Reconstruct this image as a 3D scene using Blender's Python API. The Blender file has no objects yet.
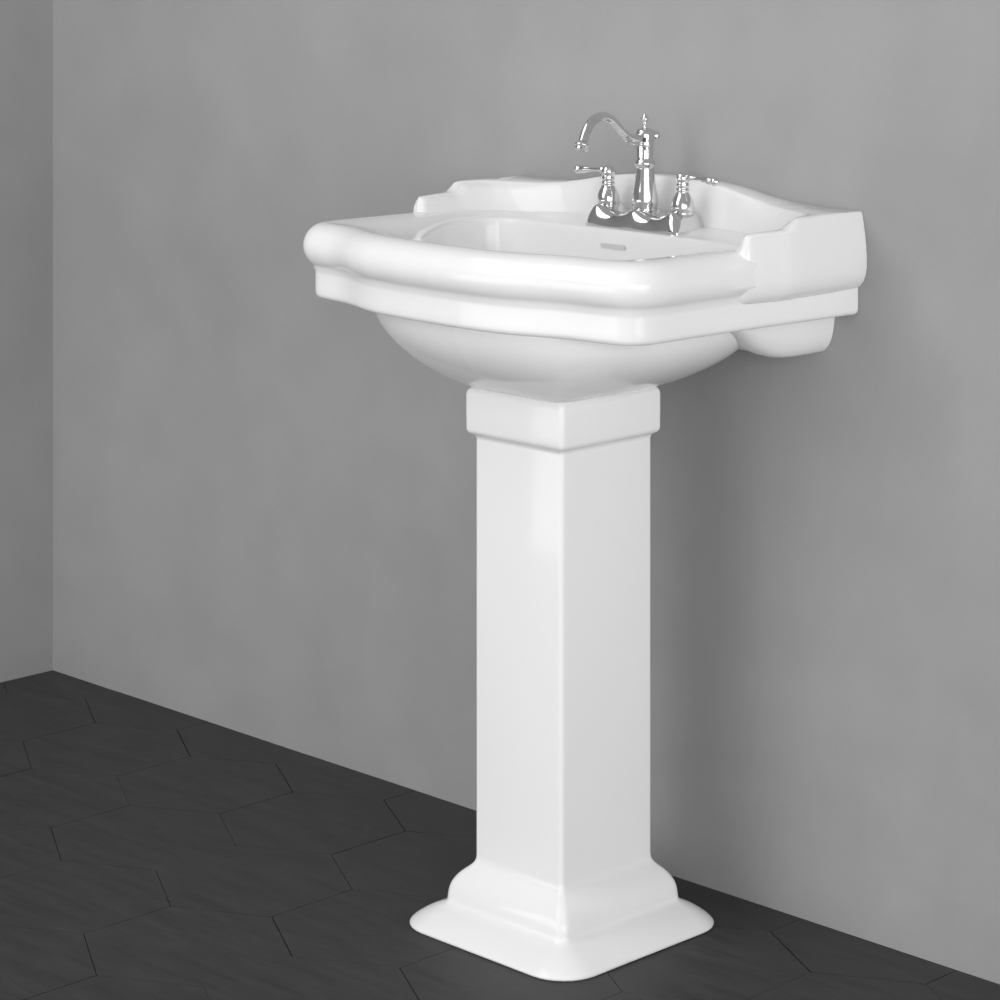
import bpy, bmesh, math, random
from mathutils import Vector, Matrix
random.seed(7)
sc = bpy.context.scene
COL = sc.collection
PI = math.pi

# ------------------------------------------------------------------ materials
def new_mat(name):
    m = bpy.data.materials.new(name); m.use_nodes = True
    nt = m.node_tree
    return m, nt, nt.nodes['Principled BSDF']

def coords(nt, scale=(1, 1, 1), rot=0):
    tc = nt.nodes.new('ShaderNodeTexCoord'); mp = nt.nodes.new('ShaderNodeMapping')
    mp.inputs['Scale'].default_value = scale; mp.inputs['Rotation'].default_value = (0, 0, rot)
    nt.links.new(tc.outputs['Object'], mp.inputs['Vector'])
    return mp.outputs['Vector']

def noise(nt, vec, scale, detail=4, rough=.55):
    n = nt.nodes.new('ShaderNodeTexNoise')
    n.inputs['Scale'].default_value = scale; n.inputs['Detail'].default_value = detail
    n.inputs['Roughness'].default_value = rough
    nt.links.new(vec, n.inputs['Vector'])
    return n.outputs['Fac']

def ramp(nt, fac, a, b, p0=.3, p1=.7):
    r = nt.nodes.new('ShaderNodeValToRGB')
    r.color_ramp.elements[0].position = p0; r.color_ramp.elements[1].position = p1
    r.color_ramp.elements[0].color = (a, a, a, 1); r.color_ramp.elements[1].color = (b, b, b, 1)
    nt.links.new(fac, r.inputs['Fac'])
    return r.outputs['Color']

def bump(nt, bs, h, strength, dist):
    b = nt.nodes.new('ShaderNodeBump'); b.inputs['Strength'].default_value = strength
    b.inputs['Distance'].default_value = dist
    nt.links.new(h, b.inputs['Height']); nt.links.new(b.outputs['Normal'], bs.inputs['Normal'])

def mix_mul(nt, a, b):
    m = nt.nodes.new('ShaderNodeMix'); m.data_type = 'RGBA'; m.blend_type = 'MULTIPLY'
    m.inputs[0].default_value = 1
    nt.links.new(a, m.inputs[6]); nt.links.new(b, m.inputs[7])
    return m.outputs[2]

def mat_ceramic():
    m, nt, bs = new_mat('glazed_ceramic')
    v = coords(nt)
    c = ramp(nt, noise(nt, v, 3, 2), .868, .876)
    nt.links.new(c, bs.inputs['Base Color'])
    bs.inputs['Roughness'].default_value = .08
    bs.inputs['Specular IOR Level'].default_value = .30
    return m

def mat_wall():
    m, nt, bs = new_mat('grey_plaster')
    v = coords(nt, (1, 1, 1))
    a = ramp(nt, noise(nt, v, 2.2, 5, .6), .93, 1.05, .3, .7)
    b = ramp(nt, noise(nt, coords(nt, (60, 60, 200)), 2, 3), .985, 1.01, .3, .7)
    base = ramp(nt, noise(nt, v, 9, 4), .352, .366, .3, .7)
    nt.links.new(mix_mul(nt, mix_mul(nt, base, a), b), bs.inputs['Base Color'])
    bs.inputs['Roughness'].default_value = .85
    bs.inputs['Specular IOR Level'].default_value = .2
    bump(nt, bs, noise(nt, v, 30, 6, .6), .12, .002)
    return m

def mat_tile():
    m, nt, bs = new_mat('dark_slate_tile')
    # gentle slate grain running along the room
    g = noise(nt, coords(nt, (2.5, 14, 1), -PI / 4), 3.0, 7, .62)
    l = noise(nt, coords(nt), 1.6, 3)
    nt.links.new(mix_mul(nt, ramp(nt, g, .030, .054, .3, .7), ramp(nt, l, .92, 1.06)), bs.inputs['Base Color'])
    nt.links.new(ramp(nt, g, .50, .60), bs.inputs['Roughness'])
    bs.inputs['Specular IOR Level'].default_value = .35
    bump(nt, bs, g, .22, .003)
    return m

def mat_plain(name, c, rough, metal=0.0, spec=.5):
    m, nt, bs = new_mat(name)
    nt.links.new(ramp(nt, noise(nt, coords(nt), 20, 2), c * .98, c * 1.02), bs.inputs['Base Color'])
    bs.inputs['Roughness'].default_value = rough; bs.inputs['Metallic'].default_value = metal
    bs.inputs['Specular IOR Level'].default_value = spec
    return m

CER = mat_ceramic(); WALL = mat_wall(); TILE = mat_tile()
GROUT = mat_plain('dark_grout', .006, .9, 0, .1)
CHROME = mat_plain('polished_chrome', .74, .07, 1)
DARK = mat_plain('drain_shadow_metal', .45, .25, 1)

# ------------------------------------------------------------------ helpers
def link(name, bm, mat, parent=None, smooth=True, angle=None):
    bmesh.ops.recalc_face_normals(bm, faces=bm.faces[:])
    me = bpy.data.meshes.new(name); bm.to_mesh(me); bm.free()
    for m in (mat if isinstance(mat, (list, tuple)) else [mat]): me.materials.append(m)
    if smooth:
        for p in me.polygons: p.use_smooth = True
        if angle: me.set_sharp_from_angle(angle=math.radians(angle))
    o = bpy.data.objects.new(name, me); COL.objects.link(o)
    if parent:
        o.parent = parent
        o.matrix_parent_inverse = Matrix.Translation(-world_loc(parent))
    return o

def world_loc(o):
    v = Vector(o.location)
    # meshes are modelled in world coordinates; only Empties carry a location
    p = o.parent
    if p is not None: return Vector((0, 0, 0)) if o.type == 'MESH' else v
    return v

def grid_faces(bm, rows, closed_u=True, cap0=False, cap1=False):
    vs = [[bm.verts.new(p) for p in r] for r in rows]
    n = len(rows[0])
    for i in range(len(rows) - 1):
        for j in range(n if closed_u else n - 1):
            k = (j + 1) % n
            bm.faces.new((vs[i][j], vs[i][k], vs[i + 1][k], vs[i + 1][j]))
    if cap0: bm.faces.new(vs[0][::-1])
    if cap1: bm.faces.new(vs[-1])
    return vs

def catmull(pts, n):
    out = []
    P = [Vector(p) for p in pts]
    P = [2 * P[0] - P[1]] + P + [2 * P[-1] - P[-2]]
    for i in range(1, len(P) - 2):
        a, b, c, d = P[i - 1], P[i], P[i + 1], P[i + 2]
        for k in range(n):
            t = k / n
            out.append(.5 * ((2 * b) + (c - a) * t + (2 * a - 5 * b + 4 * c - d) * t * t + (3 * b - a - 3 * c + d) * t ** 3))
    out.append(P[-2])
    return out

def lathe(bm, prof, origin=(0, 0, 0), axis=(0, 0, 1), seg=48, cap=True):
    q = Vector((0, 0, 1)).rotation_difference(Vector(axis).normalized())
    O = Vector(origin)
    rows = [[O + q @ Vector((r * math.cos(2 * PI * k / seg), r * math.sin(2 * PI * k / seg), z)) for k in range(seg)] for r, z in prof]
    grid_faces(bm, rows, True, cap, cap)

def tube(bm, pts, rad, seg=24):
    P = [Vector(p) for p in pts]
    rows = []; up = Vector((1, 0, 0))
    for i, p in enumerate(P):
        t = (P[min(i + 1, len(P) - 1)] - P[max(i - 1, 0)]).normalized()
        u = (up - t * up.dot(t))
        if u.length < 1e-4: u = Vector((0, 1, 0)) - t * t.y
        u.normalize(); w = t.cross(u); up = u
        r = rad[i] if isinstance(rad, (list, tuple)) else rad
        rows.append([p + (u * math.cos(2 * PI * k / seg) + w * math.sin(2 * PI * k / seg)) * r for k in range(seg)])
    grid_faces(bm, rows, True, True, True)

def rrect(x0, x1, y0, y1, r, n=8):
    out = []
    for cx, cy, a0 in ((x1 - r, y0 + r, -PI / 2), (x1 - r, y1 - r, 0), (x0 + r, y1 - r, PI / 2), (x0 + r, y0 + r, PI)):
        for k in range(n + 1):
            a = a0 + PI / 2 * k / n
            out.append((cx + r * math.cos(a), cy + r * math.sin(a)))
    return out

def box(bm, x0, x1, y0, y1, z0, z1):
    grid_faces(bm, [[(x0, y0, z), (x1, y0, z), (x1, y1, z), (x0, y1, z)] for z in (z0, z1)], True, True, True)

def empty(name, loc, label, cat, group=None):
    o = bpy.data.objects.new(name, None); COL.objects.link(o); o.location = loc
    o.empty_display_size = .1
    o['label'] = label; o['category'] = cat
    if group: o['group'] = group
    return o

def structure(o): o['kind'] = 'structure'

# ------------------------------------------------------------------ room
XL = -1.4432
bm = bmesh.new(); box(bm, XL - .12, 3.6, 0, .12, -.05, 2.7)
structure(link('wall_back', bm, WALL, smooth=False))
bm = bmesh.new(); box(bm, XL - .12, XL, -4.2, 0, -.05, 2.7)
structure(link('wall_left', bm, WALL, smooth=False))

# floor: one mesh, hexagonal slate tiles with open dark joints
S = .1415; WX = .245; RY = .21225
bm = bmesh.new()
for r in range(-2, 21):
    cy = -.206 + RY * 1 - RY * r
    off = (-.65 + WX / 2) if (r % 2 == 1) else (-.5275 + WX / 2)
    for k in range(-6, 20):
        cx = off + WX * k
        if cx < XL - .2 or cx > 3.7 or cy > .2: continue
        g = .0004 + .0005 * random.random()
        dx = random.uniform(-.0005, .0005); dy = random.uniform(-.0004, .0004)
        tx = random.uniform(-.0012, .0012); ty = random.uniform(-.0012, .0012)
        h = random.uniform(-.0003, .0001)
        ring = []
        for q in range(6):
            a = PI / 6 + q * PI / 3
            ring.append((math.cos(a), math.sin(a)))
        R_ = S - g * 1.15
        poly = [(cx + dx + R_ * c, cy + dy + R_ * q) for c, q in ring]
        for ax_, sg, lim in ((0, 1, XL), (0, -1, -3.6), (1, -1, 0.0), (1, 1, -4.2)):
            out = []
            for i in range(len(poly)):
                p, q = poly[i], poly[(i + 1) % len(poly)]
                fp, fq = sg * p[ax_] - lim, sg * q[ax_] - lim
                if fp >= 0: out.append(p)
                if (fp >= 0) != (fq >= 0):
                    t = fp / (fp - fq); out.append((p[0] + (q[0] - p[0]) * t, p[1] + (q[1] - p[1]) * t))
            poly = out
            if len(poly) < 3: break
        if len(poly) < 3: continue
        grid_faces(bm, [[(x, y, z + (h + tx * (x - cx) + ty * (y - cy) if z == 0 else 0)) for x, y in poly] for z in (-.012, 0)], True, False, True)
nt_faces = len(bm.faces)
box(bm, XL, 3.6, -4.2, 0, -.05, -.004)
bm.faces.ensure_lookup_table()
for f in bm.faces[nt_faces:]: f.material_index = 1
structure(link('floor', bm, [TILE, GROUT], smooth=False))

# ------------------------------------------------------------------ pedestal sink
sink = empty('pedestal_sink', (0, -.23, 0), 'white glazed ceramic pedestal sink with stepped backsplash against grey wall', 'sink')
TILT = -.006
def tilt(p): return (p[0], p[1], p[2] + TILT * p[0])

# --- outline of the apron (half, from the front centre to the wall)
A_right = [(0, -.457), (.06, -.4553), (.098, -.4498), (.120, -.4440), (.145, -.4345), (.165, -.4265), (.185, -.4215),
           (.207, -.4178), (.23, -.4145), (.25, -.4100), (.2645, -.4035), (.2755, -.3915), (.2815, -.375), (.2835, -.352),
           (.2835, -.32), (.2845, -.27), (.288, -.19), (.2935, -.1), (.299, 0)]
A_left = [(0, -.457), (.06, -.4553), (.105, -.4515), (.128, -.4488), (.147, -.4445), (.167, -.4385), (.187, -.4310),
          (.207, -.4240), (.229, -.4185), (.256, -.4155), (.279, -.4115), (.2925, -.403), (.2995, -.388), (.301, -.360),
          (.2995, -.32), (.297, -.27), (.294, -.19), (.295, -.1), (.299, 0)]
O_half = [(0, -.408), (.05, -.402), (.10, -.380), (.145, -.346), (.185, -.300), (.215, -.252), (.232, -.212), (.237, -.180), (.233, -.150),
          (.216, -.128), (.18, -.119), (.08, -.118), (0, -.118)]
def closed(half, back=None, left=None):
    f = lambda hh: [(v.x, v.y) for v in catmull([(x, y, 0) for x, y in hh], 24)]
    pts = f(half); lp = f(left or half)
    mid = [(0, back)] if back is not None else []
    return pts + mid + [(-x, y) for x, y in reversed(lp) if abs(x) > 1e-6]
CEN = Vector((0, -.25))
M = 960
def cast(poly, cen=CEN):
    out = []; n = len(poly)
    ang = []
    res = [None] * M
    for j in range(M):
        a = -PI / 2 + 2 * PI * (j + .5) / M
        d = Vector((math.cos(a), math.sin(a)))
        best = 0
        for i in range(n):
            p = Vector(poly[i]) - cen; q = Vector(poly[(i + 1) % n]) - cen
            e = q - p
            den = d.x * e.y - d.y * e.x
            if abs(den) < 1e-12: continue
            t = (p.x * e.y - p.y * e.x) / den
            u = (p.x * d.y - p.y * d.x) / den
            if t > 0 and -1e-6 <= u <= 1 + 1e-6: best = max(best, t)
        res[j] = (cen + d * best)
    return res
AP = cast(closed(A_right, 0.0, A_left))
OP = cast(closed(O_half))
def normals(loop):
    out = []
    for j in range(M):
        t = loop[(j + 4) % M] - loop[j - 4]
        out.append(Vector((t.y, -t.x)).normalized())
    return out
AN = normals(AP)
def off(d):
    r = []
    for p, n in zip(AP, AN):
        if p.y > -1e-4:            # the back lies flat on the wall
            r.append(Vector((p.x * (1 + d / .294), min(-.0005, d if d < 0 else -.0005))))
        else:
            q = p + n * d
            r.append(Vector((q.x, min(q.y, -.0005))))
    return r
def smooth(a, b, v):
    t = min(1, max(0, (v - a) / (b - a))); return t * t * (3 - 2 * t)
def off_rim(d, z):
    full = .0172 * smooth(.843, .856, z) - .016 * smooth(.884, .8985, z) - .030 * max(0, (z - .8975) / .001)
    r = []
    base, big = off(d), off(max(d, full))
    for p, q in zip(base, big):
        v = p.lerp(q, smooth(-.262, -.222, p.y) if abs(p.x) > .2 else 0)
        lim = .3046 - .0026 * smooth(-.222, -.19, v.y)      # stays inside the wing beside the wall
        if v.y > -.222: v.x = max(-lim, min(lim, v.x))
        r.append(v)
    return r
def blend(a, b, t): return [p.lerp(q, t) for p, q in zip(a, b)]
def lvl(loop, z): return [tilt((p.x, p.y, z)) for p in loop]

rows = []
for d, z in ((-.045, .7985), (-.006, .7992), (-.002, .8004), (.0002, .8030), (.001, .8065), (.0012, .815), (.0012, .832), (.0016, .8362), (.0034, .8392)):
    rows.append(lvl(off(d), z))
cd, cz, cr = -.0130, .8685, .0305
for k in range(0, 21):
    a = math.radians(-56 + (90 + 56) * k / 20)
    rows.append(lvl(off_rim(cd + cr * math.cos(a), cz + cr * math.sin(a)), cz + cr * math.sin(a)))
crest = off(cd)
edge = blend(OP, crest, .10)
def deck(loop, z, k=1):   # the flat falls a little towards the front
    return [tilt((p.x, p.y, z - k * .0068 * smooth(-.19, -.35, p.y))) for p in loop]
for k in range(1, 17):
    t = k / 16
    rows.append(deck(blend(crest, edge, t), .8985 - .0083 * smooth(0, 1, t * .5 + .5 * t * t), smooth(0, 1, t)))
rows.append(deck(blend(edge, OP, .5), .8899))
for s, z in ((1.0, .8892), (.992, .8872), (.987, .8835), (.984, .878), (.975, .86), (.955, .83), (.915, .80), (.83, .775), (.68, .757), (.45, .7475), (.2, .743), (.09, .7415)):
    c = Vector((0, -.265))
    rows.append((deck if z > .87 else lvl)([c + (p - c) * s for p in OP], z))
bm = bmesh.new(); grid_faces(bm, rows, True, False, True)
basin = link('basin', bm, CER, sink)

# --- backsplash with stepped wings (half stations, wing tip -> centre)
ST = [  # outer x,y   z_top   inner-top x,y    inner-bottom x,y
    (.2890, -.2245, .893, .283, -.2220, .2745, -.2200),
    (.2925, -.2215, .9005, .2850, -.2195, .274, -.2175),
    (.2950, -.2185, .9125, .2865, -.2170, .2735, -.215),
    (.2970, -.2135, .9190, .2875, -.2120, .273, -.2105),
    (.2990, -.2020, .9196, .288, -.202, .271, -.201),
    (.3050, -.1700, .9201, .289, -.170, .267, -.170),
    (.3075, -.1560, .9203, .290, -.1555, .265, -.155),
    (.3078, -.1485, .9215, .2912, -.147, .263, -.146),
    (.3078, -.1390, .9290, .2945, -.135, .260, -.133),
    (.3078, -.1335, .9333, .2958, -.128, .258, -.126),
    (.3078, -.1260, .9342, .2965, -.119, .255, -.117),
    (.307, -.06, .9336, .288, -.092, .243, -.098),
    (.3065, -.004, .9325, .268, -.076, .226, -.083),
    (.3064, -.0007, .9325, .2675, -.0757, .2257, -.0828),
    (.3055, -.0005, .9325, .267, -.0754, .2253, -.0826),
    (.28, -.0005, .9325, .25, -.067, .208, -.073),
    (.24, -.0005, .9328, .22, -.056, .19, -.064),
    (.20, -.0005, .9350, .188, -.046, .165, -.058),
    (.16, -.0005, .9405, .155, -.040, .14, -.054),
    (.11, -.0005, .9500, .108, -.036, .10, -.051),
    (.07, -.0005, .9545, .07, -.035, .065, -.05),
    (.035, -.0005, .9563, .035, -.0342, .035, -.05),
    (0, -.0005, .957, 0, -.034, 0, -.05)]
dense = []
for i in range(len(ST) - 1):
    n = 4 if i < 11 else (1 if 12 <= i <= 13 else 8)
    for k in range(n):
        t = k / n
        # linear outer (keeps the corner), smooth heights
        dense.append([a + (b - a) * t for a, b in zip(ST[i], ST[i + 1])])
dense.append(list(ST[-1]))
# smooth everything but the sharp steps a little
for it in range(4):
    new = [r[:] for r in dense]
    for i in range(1, len(dense) - 1):
        rng = range(2, 7)
        if dense[i][1] < -.02: new[i][0] = .25 * dense[i - 1][0] + .5 * dense[i][0] + .25 * dense[i + 1][0]
        for c in rng:
            new[i][c] = .25 * dense[i - 1][c] + .5 * dense[i][c] + .25 * dense[i + 1][c]
    dense = new
# outer side profile below the top edge (x relative to the top edge), for the wings
SIDE = [(-.0045, .0), (-.0012, -.0012), (0, -.0042), (.002, -.012), (.004, -.025), (.006, -.04), (.007, -.056), (.007, -.070), (.0055, -.079),
        (.002, -.0875), (-.0035, -.0945), (-.010, -.0988), (-.022, -.100)]
def station(r, sx):
    ox, oy, zt, tx, ty, bx, by = r
    pts = []
    zb = .884
    wing = oy < -.0006
    # inner face: cove at the bottom, leaning up to the top edge
    pts.append((bx - (bx - tx) * -.25 * 0, by - .006, zb))
    pts.append((bx, by - .004, .8905))
    for t, u in ((.04, .06), (.12, .14), (.25, .28), (.45, .5), (.66, .72), (.84, .88)):
        zz = .8915 + (zt - .8915) * u
        pts.append((bx + (tx - bx) * t, by + (ty - by) * t, zz))
    dvec = Vector((ox - tx, oy - ty)); L = max(dvec.length, 1e-5); dvec /= L
    e = min(.004, L * .3, max((zt - .8915) * .3, .0005))
    pts.append((tx - dvec.x * e * .1, ty - dvec.y * e * .1, zt - e * .9))
    pts.append((tx + dvec.x * e * .3, ty + dvec.y * e * .3, zt - e * .25))
    pts.append((tx + dvec.x * e, ty + dvec.y * e, zt))
    zref = .931
    if wing:
        pts.append((ox - dvec.x * .0045 if L > .01 else ox - .002, oy - dvec.y * .0045 if L > .01 else oy, zt))
        for q, (dx, dz) in enumerate(SIDE[1:]):
            z = zt + dz if q < 2 else zref + dz
            if q >= 2:
                z = min(z, zt - .0045 - .0012 * (q - 2))
            k = 1.0
            pts.append((ox + dx, oy, z))
    else:
        f = min(1, max(0, (ox - .26) / .045))
        pts.append((ox - dvec.x * .003, oy - dvec.y * .003, zt))
        for q, (dx, dz) in enumerate(SIDE[1:]):
            z = zt + dz if q < 2 else zref + dz
            pts.append((ox + dx * min(1, max(0, (ox - .27) / .0355)), -.0005, z if q else zt - .001))
    return [tilt((sx * p[0], min(p[1], -.0005), p[2])) for p in pts]
secs = [station(r, 1) for r in dense] + [station(r, -1) for r in reversed(dense[:-1])]
bm = bmesh.new(); grid_faces(bm, secs, True, True, True)
backsplash = link('backsplash', bm, CER, basin, angle=50)

# --- bowl under the apron, lofted down to the pedestal capital
bcen = Vector((0, -.235))
B_half = [(0, -.434), (.06, -.431), (.115, -.422), (.16, -.407), (.198, -.386), (.225, -.357), (.243, -.318), (.251, -.27), (.248, -.205),
          (.236, -.145), (.213, -.095), (.175, -.062), (.10, -.042), (0, -.037)]
BT = cast(closed(B_half), bcen)
bot = rrect(-.0785, .0785, -.3195, -.149, .010)
BB = cast(bot, bcen)
rows = [lvl(BT, .803)]
NB = 26
for k in range(NB + 1):
    ph = PI / 2 * k / NB
    w = 1 - max(0.0, math.cos(ph)) ** 1.7
    z = .8 - .1048 * math.sin(ph)
    # the corner sharpens only near the capital
    rows.append(lvl(blend(BT, BB, w), z))
rows.append(lvl(BB, .690))
bm = bmesh.new(); grid_faces(bm, rows, True, False, True)
bowl = link('bowl', bm, CER, basin)

# --- hanging bracket along the wall
BR = catmull([(0, -.0006, .7425), (0, -.03, .7425), (0, -.06, .743), (0, -.08, .7447), (0, -.10, .7485), (0, -.12, .7550), (0, -.14, .7635), (0, -.165, .777), (0, -.195, .792), (0, -.21, .798)], 5)
back_rows = []; side_rows = {1: [], -1: []}
for v in BR:
    y, zb = v.y, v.z
    xs = .2634; top = .803
    H = top - zb
    ctrl = [(xs, top, 0), (xs - .002, zb + H * .75, 0), (xs - .005, zb + H * .45, 0), (xs - .0095, zb + min(.016, H * .26), 0), (xs - .0145, zb + min(.0085, H * .14), 0), (xs - .021, zb + min(.0032, H * .06), 0), (xs - .031, zb + .0002, 0)]
    arc = [(p.x, p.y) for p in catmull(ctrl, 4)]
    up = smooth(-.055, -.112, y)
    half = arc + [(xs - .045, zb + .012 * up), (xs - .06, zb + .030 * up), (xs - .11, zb + .040 * up), (.05, zb + .040 * up)]
    if y > -.1135: back_rows.append([tilt((x, y, z)) for x, z in half] + [tilt((-x, y, z)) for x, z in reversed(half)])
    if y < -.1105:       # beside the basin the bracket tapers off as two cheeks
        for sx in (1, -1):
            side_rows[sx].append([tilt((sx * x, y, z)) for x, z in arc + [(.2235, zb), (.2235, top)]])
bm = bmesh.new(); grid_faces(bm, back_rows, True, True, True)
for sx in (1, -1): grid_faces(bm, side_rows[sx], True, False, True)
link('wall_bracket', bm, CER, basin, angle=60)

# --- overflow slot on the back wall of the basin, and the drain
bm = bmesh.new()
sl = rrect(-.0225, .0225, -.0031, .0031, .003)  # no opening cut: a grey plate carries the shade of the recess
lo = [(x - .015, -.1224 + .072 * z, .8682 + z) for x, z in sl]
hi = [(x - .015, -.1180, .8682 + z) for x, z in sl]
grid_faces(bm, [lo, hi], True, True, True)
ov = link('overflow_slot', bm, mat_plain('overflow_recess_shade', .62, .6), basin, angle=40)
ov['label'] = 'overflow slot, recess shade painted pale grey'
bm = bmesh.new()
lathe(bm, [(.001, .0), (.021, .0), (.0225, .001), (.0225, .003), (.0205, .0042), (.017, .0030), (.014, .0028), (.012, .005), (.001, .0062)], (0, -.265, .7405))
dr = link('drain', bm, CHROME, basin); dr['label'] = 'chrome drain'

# --- pedestal: shaft with capital and flared foot
PX = .0782; PF = -.3185; PB = -.1475
def ploop(o, r, z, fy=1.0):
    return [(x, y, z) for x, y in rrect(-PX - o, PX + o, PF - o * fy, PB + o * .9, r)]
bm = bmesh.new()
grid_faces(bm, [ploop(0, .0065, z) for z in (.0895, .2, .35, .5, .631)], True, True, True)
ped = link('pedestal', bm, CER, sink, angle=60)
bm = bmesh.new()
CAPP = [(0, .0065, .628), (.0002, .0065, .6295), (.0012, .0066, .632), (.0040, .007, .6345), (.0075, .007, .6365), (.0090, .007, .639), (.0095, .007, .642), (.0097, .007, .66), (.0097, .007, .6855),
        (.0092, .007, .6895), (.0075, .007, .6928), (.0045, .007, .6952), (.0005, .007, .6962), (-.02, .007, .6962)]
grid_faces(bm, [ploop(*q) for q in [(o_, r_, z_ + .002) for o_, r_, z_ in CAPP]], True, True, True)
link('capital', bm, CER, ped, angle=60)
bm = bmesh.new()
FOOT = [(.074, .053, .0004), (.0755, .054, .0016), (.0757, .054, .0038), (.0735, .053, .0066), (.0695, .050, .0100), (.0635, .045, .0140), (.0560, .038, .0185), (.0480, .031, .0226), (.0400, .024, .0260), (.0340, .019, .0288),
        (.0305, .0165, .0318), (.0292, .015, .0355), (.0286, .0145, .0410), (.0276, .0140, .0470), (.0258, .0132, .0530), (.0228, .0122, .0590), (.0185, .011, .0650), (.0130, .0095, .0705),
        (.0080, .0085, .0748), (.0042, .0075, .0785), (.0018, .0070, .0820), (.0005, .0066, .0860), (0, .0065, .0900)]
FOOT = [(v.x, v.y, v.z) for v in catmull(FOOT, 3)]
grid_faces(bm, [ploop(o, r, z, .99) for o, r, z in FOOT], True, True, True)
link('foot', bm, CER, ped, angle=80)

# ------------------------------------------------------------------ faucet
FZ = .8898; FY = -.075; HX = .0668
fau = empty('faucet', (0, FY, FZ), 'chrome centerset faucet with arched spout and two lever handles on the white sink', 'faucet')
# base: low plate swelling under the spout and under each handle
bm = bmesh.new()
rows = []
def bell(x, c, w): return math.exp(-((x - c) / w) ** 2)
NX = 72
for i in range(NX + 1):
    u = -1 + 2 * i / NX
    x = .0830 * (math.sin(u * PI / 2) * .45 + u * .55)
    e = min(1., max(0., (abs(x) - .0660) / .0170))
    h = .0205 + .0085 * max(bell(x, HX, .0190), bell(x, -HX, .0190)) + .0065 * bell(x, 0, .019)
    if e > 0: h = .029 - .024 * (.1 * e + .9 * e ** 3)
    hw = .0325 - .004 * e ** 4
    tw = .0125 + .008 * max(bell(x, 0, .016), bell(x, HX, .014), bell(x, -HX, .014))
    tw *= 1 + .1 * e
    pts = [(x, -hw, 0), (x, -hw, .0025)]
    for k in range(1, 11):
        a_ = PI / 2 * k / 10
        pts.append((x, -hw + (hw - tw) * (.75 * (1 - math.cos(a_)) + .25 * k / 10), .0025 + (h - .0025) * (.75 * math.sin(a_) + .25 * k / 10)))
    pts.append((x, -tw * .5, h)); pts.append((x, 0, h))
    full = pts + [(p[0], -p[1], p[2]) for p in reversed(pts[:-1])]
    rows.append([(p[0], p[1] + FY, p[2] + FZ) for p in full])
grid_faces(bm, rows, True, True, True)
link('base_plate', bm, CHROME, fau, angle=50)
# spout body
bm = bmesh.new()
lathe(bm, [(.001, .9120), (.0150, .9120), (.0162, .9135), (.0166, .9150), (.0160, .9165), (.0162, .9175), (.0173, .9215), (.0177, .9255), (.0173, .9320), (.0158, .9410), (.0141, .9510), (.0127, .9610), (.0117, .9700),
           (.0116, .9725), (.0128, .9735), (.0140, .9758), (.0140, .9785), (.0128, .9808), (.0115, .9818), (.0113, .9850), (.0114, .9940), (.0114, 1.0000),
           (.0117, 1.0015), (.0120, 1.0025), (.0118, 1.0035), (.0119, 1.0070), (.0126, 1.0115), (.0126, 1.0165), (.0112, 1.0208), (.0084, 1.0234), (.0050, 1.0243), (.001, 1.0248)], (0, FY, 0))
body = link('spout_body', bm, CHROME, fau)
bm = bmesh.new()
lathe(bm, [(.001, 1.0238), (.0034, 1.0240), (.0028, 1.0258), (.0018, 1.0275), (.0020, 1.0292), (.0036, 1.0305), (.0020, 1.0320), (.0040, 1.0338), (.0053, 1.0358), (.0044, 1.0384), (.0026, 1.0412), (.0013, 1.0432), (.0004, 1.0450)], (0, FY, 0), seg=32)
link('finial', bm, CHROME, body)
bm = bmesh.new()
lathe(bm, [(.001, .008), (.0060, .008), (.0060, .0125), (.0032, .0135), (.0030, .0160), (.0056, .0180), (.0068, .0205), (.0064, .0232), (.0044, .0252), (.001, .0260)], (0, FY, 1.0130), (0, 1, 0), seg=32)
link('rear_knob', bm, CHROME, body)
# spout
SP = [(0, -.078, 1.0110), (0, -.0935, 1.0110), (0, -.1126, 1.0172), (0, -.1283, 1.0288), (0, -.1402, 1.0382), (0, -.1553, 1.0440), (0, -.1690, 1.0427), (0, -.1806, 1.0366), (0, -.1900, 1.0260), (0, -.1956, 1.0140), (0, -.1975, 1.0090)]
sp = catmull(SP, 8)
rad = [.0058 + .0006 * abs(i / len(sp) - .3) * 2 for i in range(len(sp))]
bm = bmesh.new(); tube(bm, sp, rad, 32)
spout = link('spout', bm, CHROME, fau)
bm = bmesh.new()
ax = Vector((0, -.34, -1)).normalized()
lathe(bm, [(.001, -.002), (.0068, -.002), (.0078, .0005), (.0104, .0018), (.0108, .0034), (.0100, .0046), (.0086, .0052), (.0088, .0088), (.0080, .0098), (.0062, .0098), (.0058, .0050), (.001, .0048)], (0, -.1964, 1.0115), ax, seg=40)
link('nozzle', bm, CHROME, spout)
bm = bmesh.new()   # little scroll leaf under the spout where it leaves the body
leaf = catmull([(0, -.086, 1.0050), (0, -.098, 1.0052), (0, -.109, 1.0085), (0, -.1155, 1.0125), (0, -.1145, 1.0160)], 6)
tube(bm, leaf, [.0036 - .0022 * i / (len(leaf) - 1) for i in range(len(leaf))], 16)
link('scroll', bm, CHROME, spout)
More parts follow.
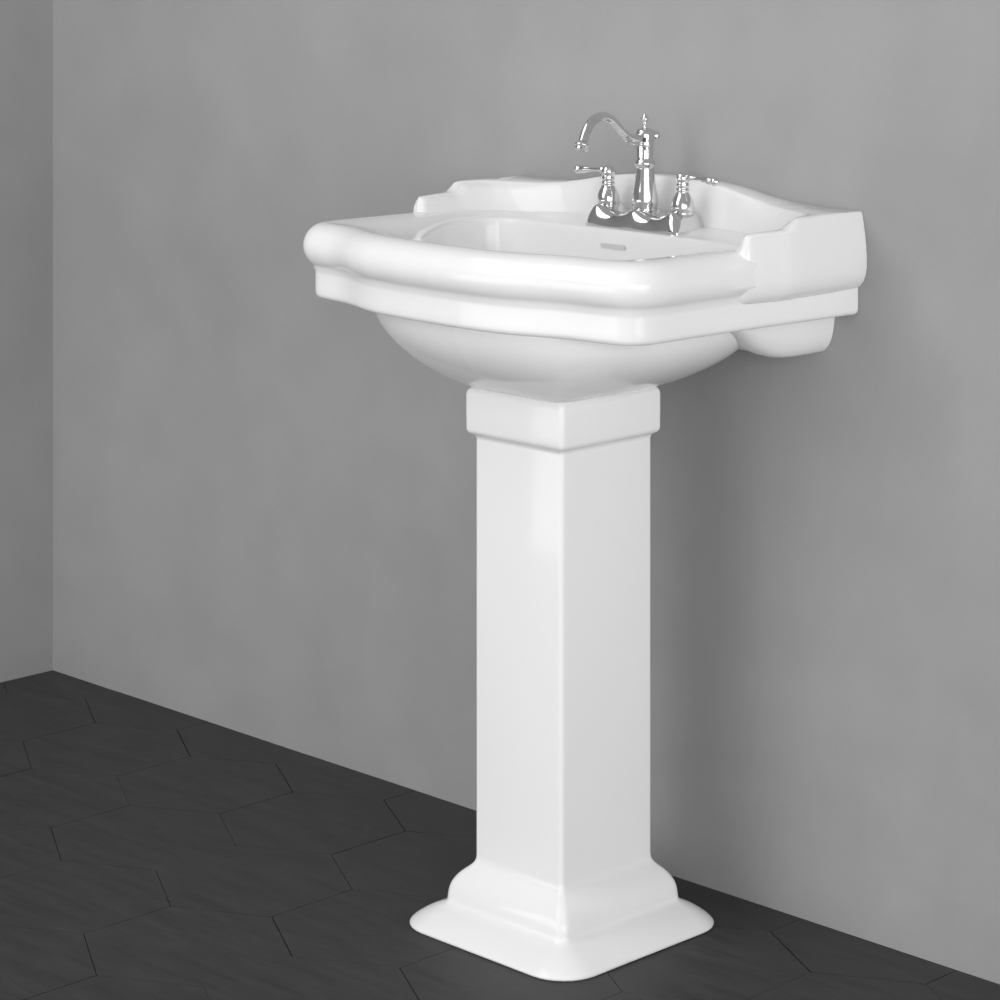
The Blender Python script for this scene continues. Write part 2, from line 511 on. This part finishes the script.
# handles
def handle(sx):
    bm = bmesh.new()
    lathe(bm, [(.001, .9125), (.0138, .9125), (.0146, .9142), (.0147, .9158), (.0144, .9170), (.0150, .9185), (.0155, .9215), (.0152, .9255), (.0142, .9310), (.0123, .9360), (.0101, .9400), (.0088, .9425), (.0085, .9440), (.0090, .9450),
               (.0090, .9465), (.0083, .9475), (.0080, .9500), (.0087, .9512), (.0087, .9530), (.0081, .9545), (.0087, .9580), (.0092, .9615), (.0086, .9652), (.0064, .9682), (.0036, .9697), (.001, .9702)], (sx * HX, FY, 0))
    o = link('handle', bm, CHROME, fau)
    bm = bmesh.new()
    ln = [(.0, .0040), (.008, .0040), (.0095, .0050), (.0115, .0050), (.013, .0034), (.020, .0026), (.030, .0028), (.040, .0042), (.047, .0054), (.0500, .0050), (.0512, .0042), (.0525, .0050), (.0548, .0060), (.0575, .0058), (.060, .0044), (.0617, .0022), (.0624, .0006)]
    d = Vector((sx, 0, -.055)).normalized()
    lathe(bm, [(r, z) for z, r in ln], (sx * HX, FY, .9640), d, seg=28)
    link('lever', bm, CHROME, o)
handle(-1); handle(1)

# ------------------------------------------------------------------ light
w = bpy.data.worlds.new('studio_air'); sc.world = w; w.use_nodes = True
bg = w.node_tree.nodes['Background']
bg.inputs['Color'].default_value = (1, 1, 1, 1); bg.inputs['Strength'].default_value = .385
def area(name, loc, target, sx, sy, power):
    l = bpy.data.lights.new(name, 'AREA'); l.shape = 'RECTANGLE'; l.size = sx; l.size_y = sy; l.energy = power
    o = bpy.data.objects.new(name, l); COL.objects.link(o); o.location = loc
    o.rotation_euler = (Vector(target) - Vector(loc)).to_track_quat('-Z', 'Y').to_euler()
    return o
area('softbox_key', (-1.2, -2.3, 2.7), (0, -.2, .7), 2.8, 2.8, 66)
for nm, loc, aim, sx, sy, pw, sp in (('fill_far', (3.9, -3.6, 1.5), (.9, -.3, .8), 2.4, 2.4, 5.6, 45),  # unseen fill lamps, added to brighten the right-hand faces
                                     ('fill_side', (3.4, -1.6, .9), (.6, -.5, .6), 2.4, 2.0, 2.6, 45),
                                     ('fill_near', (2.4, -.9, .7), (0, -.3, .6), 1.2, 1.4, 2.9, 70)):
    o = area(nm, loc, aim, sx, sy, pw); o.data.spread = math.radians(sp)
area('fill_low', (-.9, -2.2, .3), (-.2, -.25, .8), 2.4, 1.2, 25)  # unseen fill, added to lift the underside of the bowl

# ------------------------------------------------------------------ camera
cam = bpy.data.cameras.new('camera'); co = bpy.data.objects.new('camera', cam); COL.objects.link(co)
co.location = (2.4765, -2.8313, 1.3159); co.rotation_euler = (PI / 2, 0, .7951)
cam.sensor_width = 36; cam.lens = 2760.494 / 1000 * 36
cam.shift_x = .0295; cam.shift_y = -.58976
cam.clip_start = .05
sc.camera = co
vs = sc.view_settings
vs.view_transform = 'Standard'; vs.look = 'None'; vs.exposure = 0; vs.gamma = 1; vs.use_curve_mapping = False
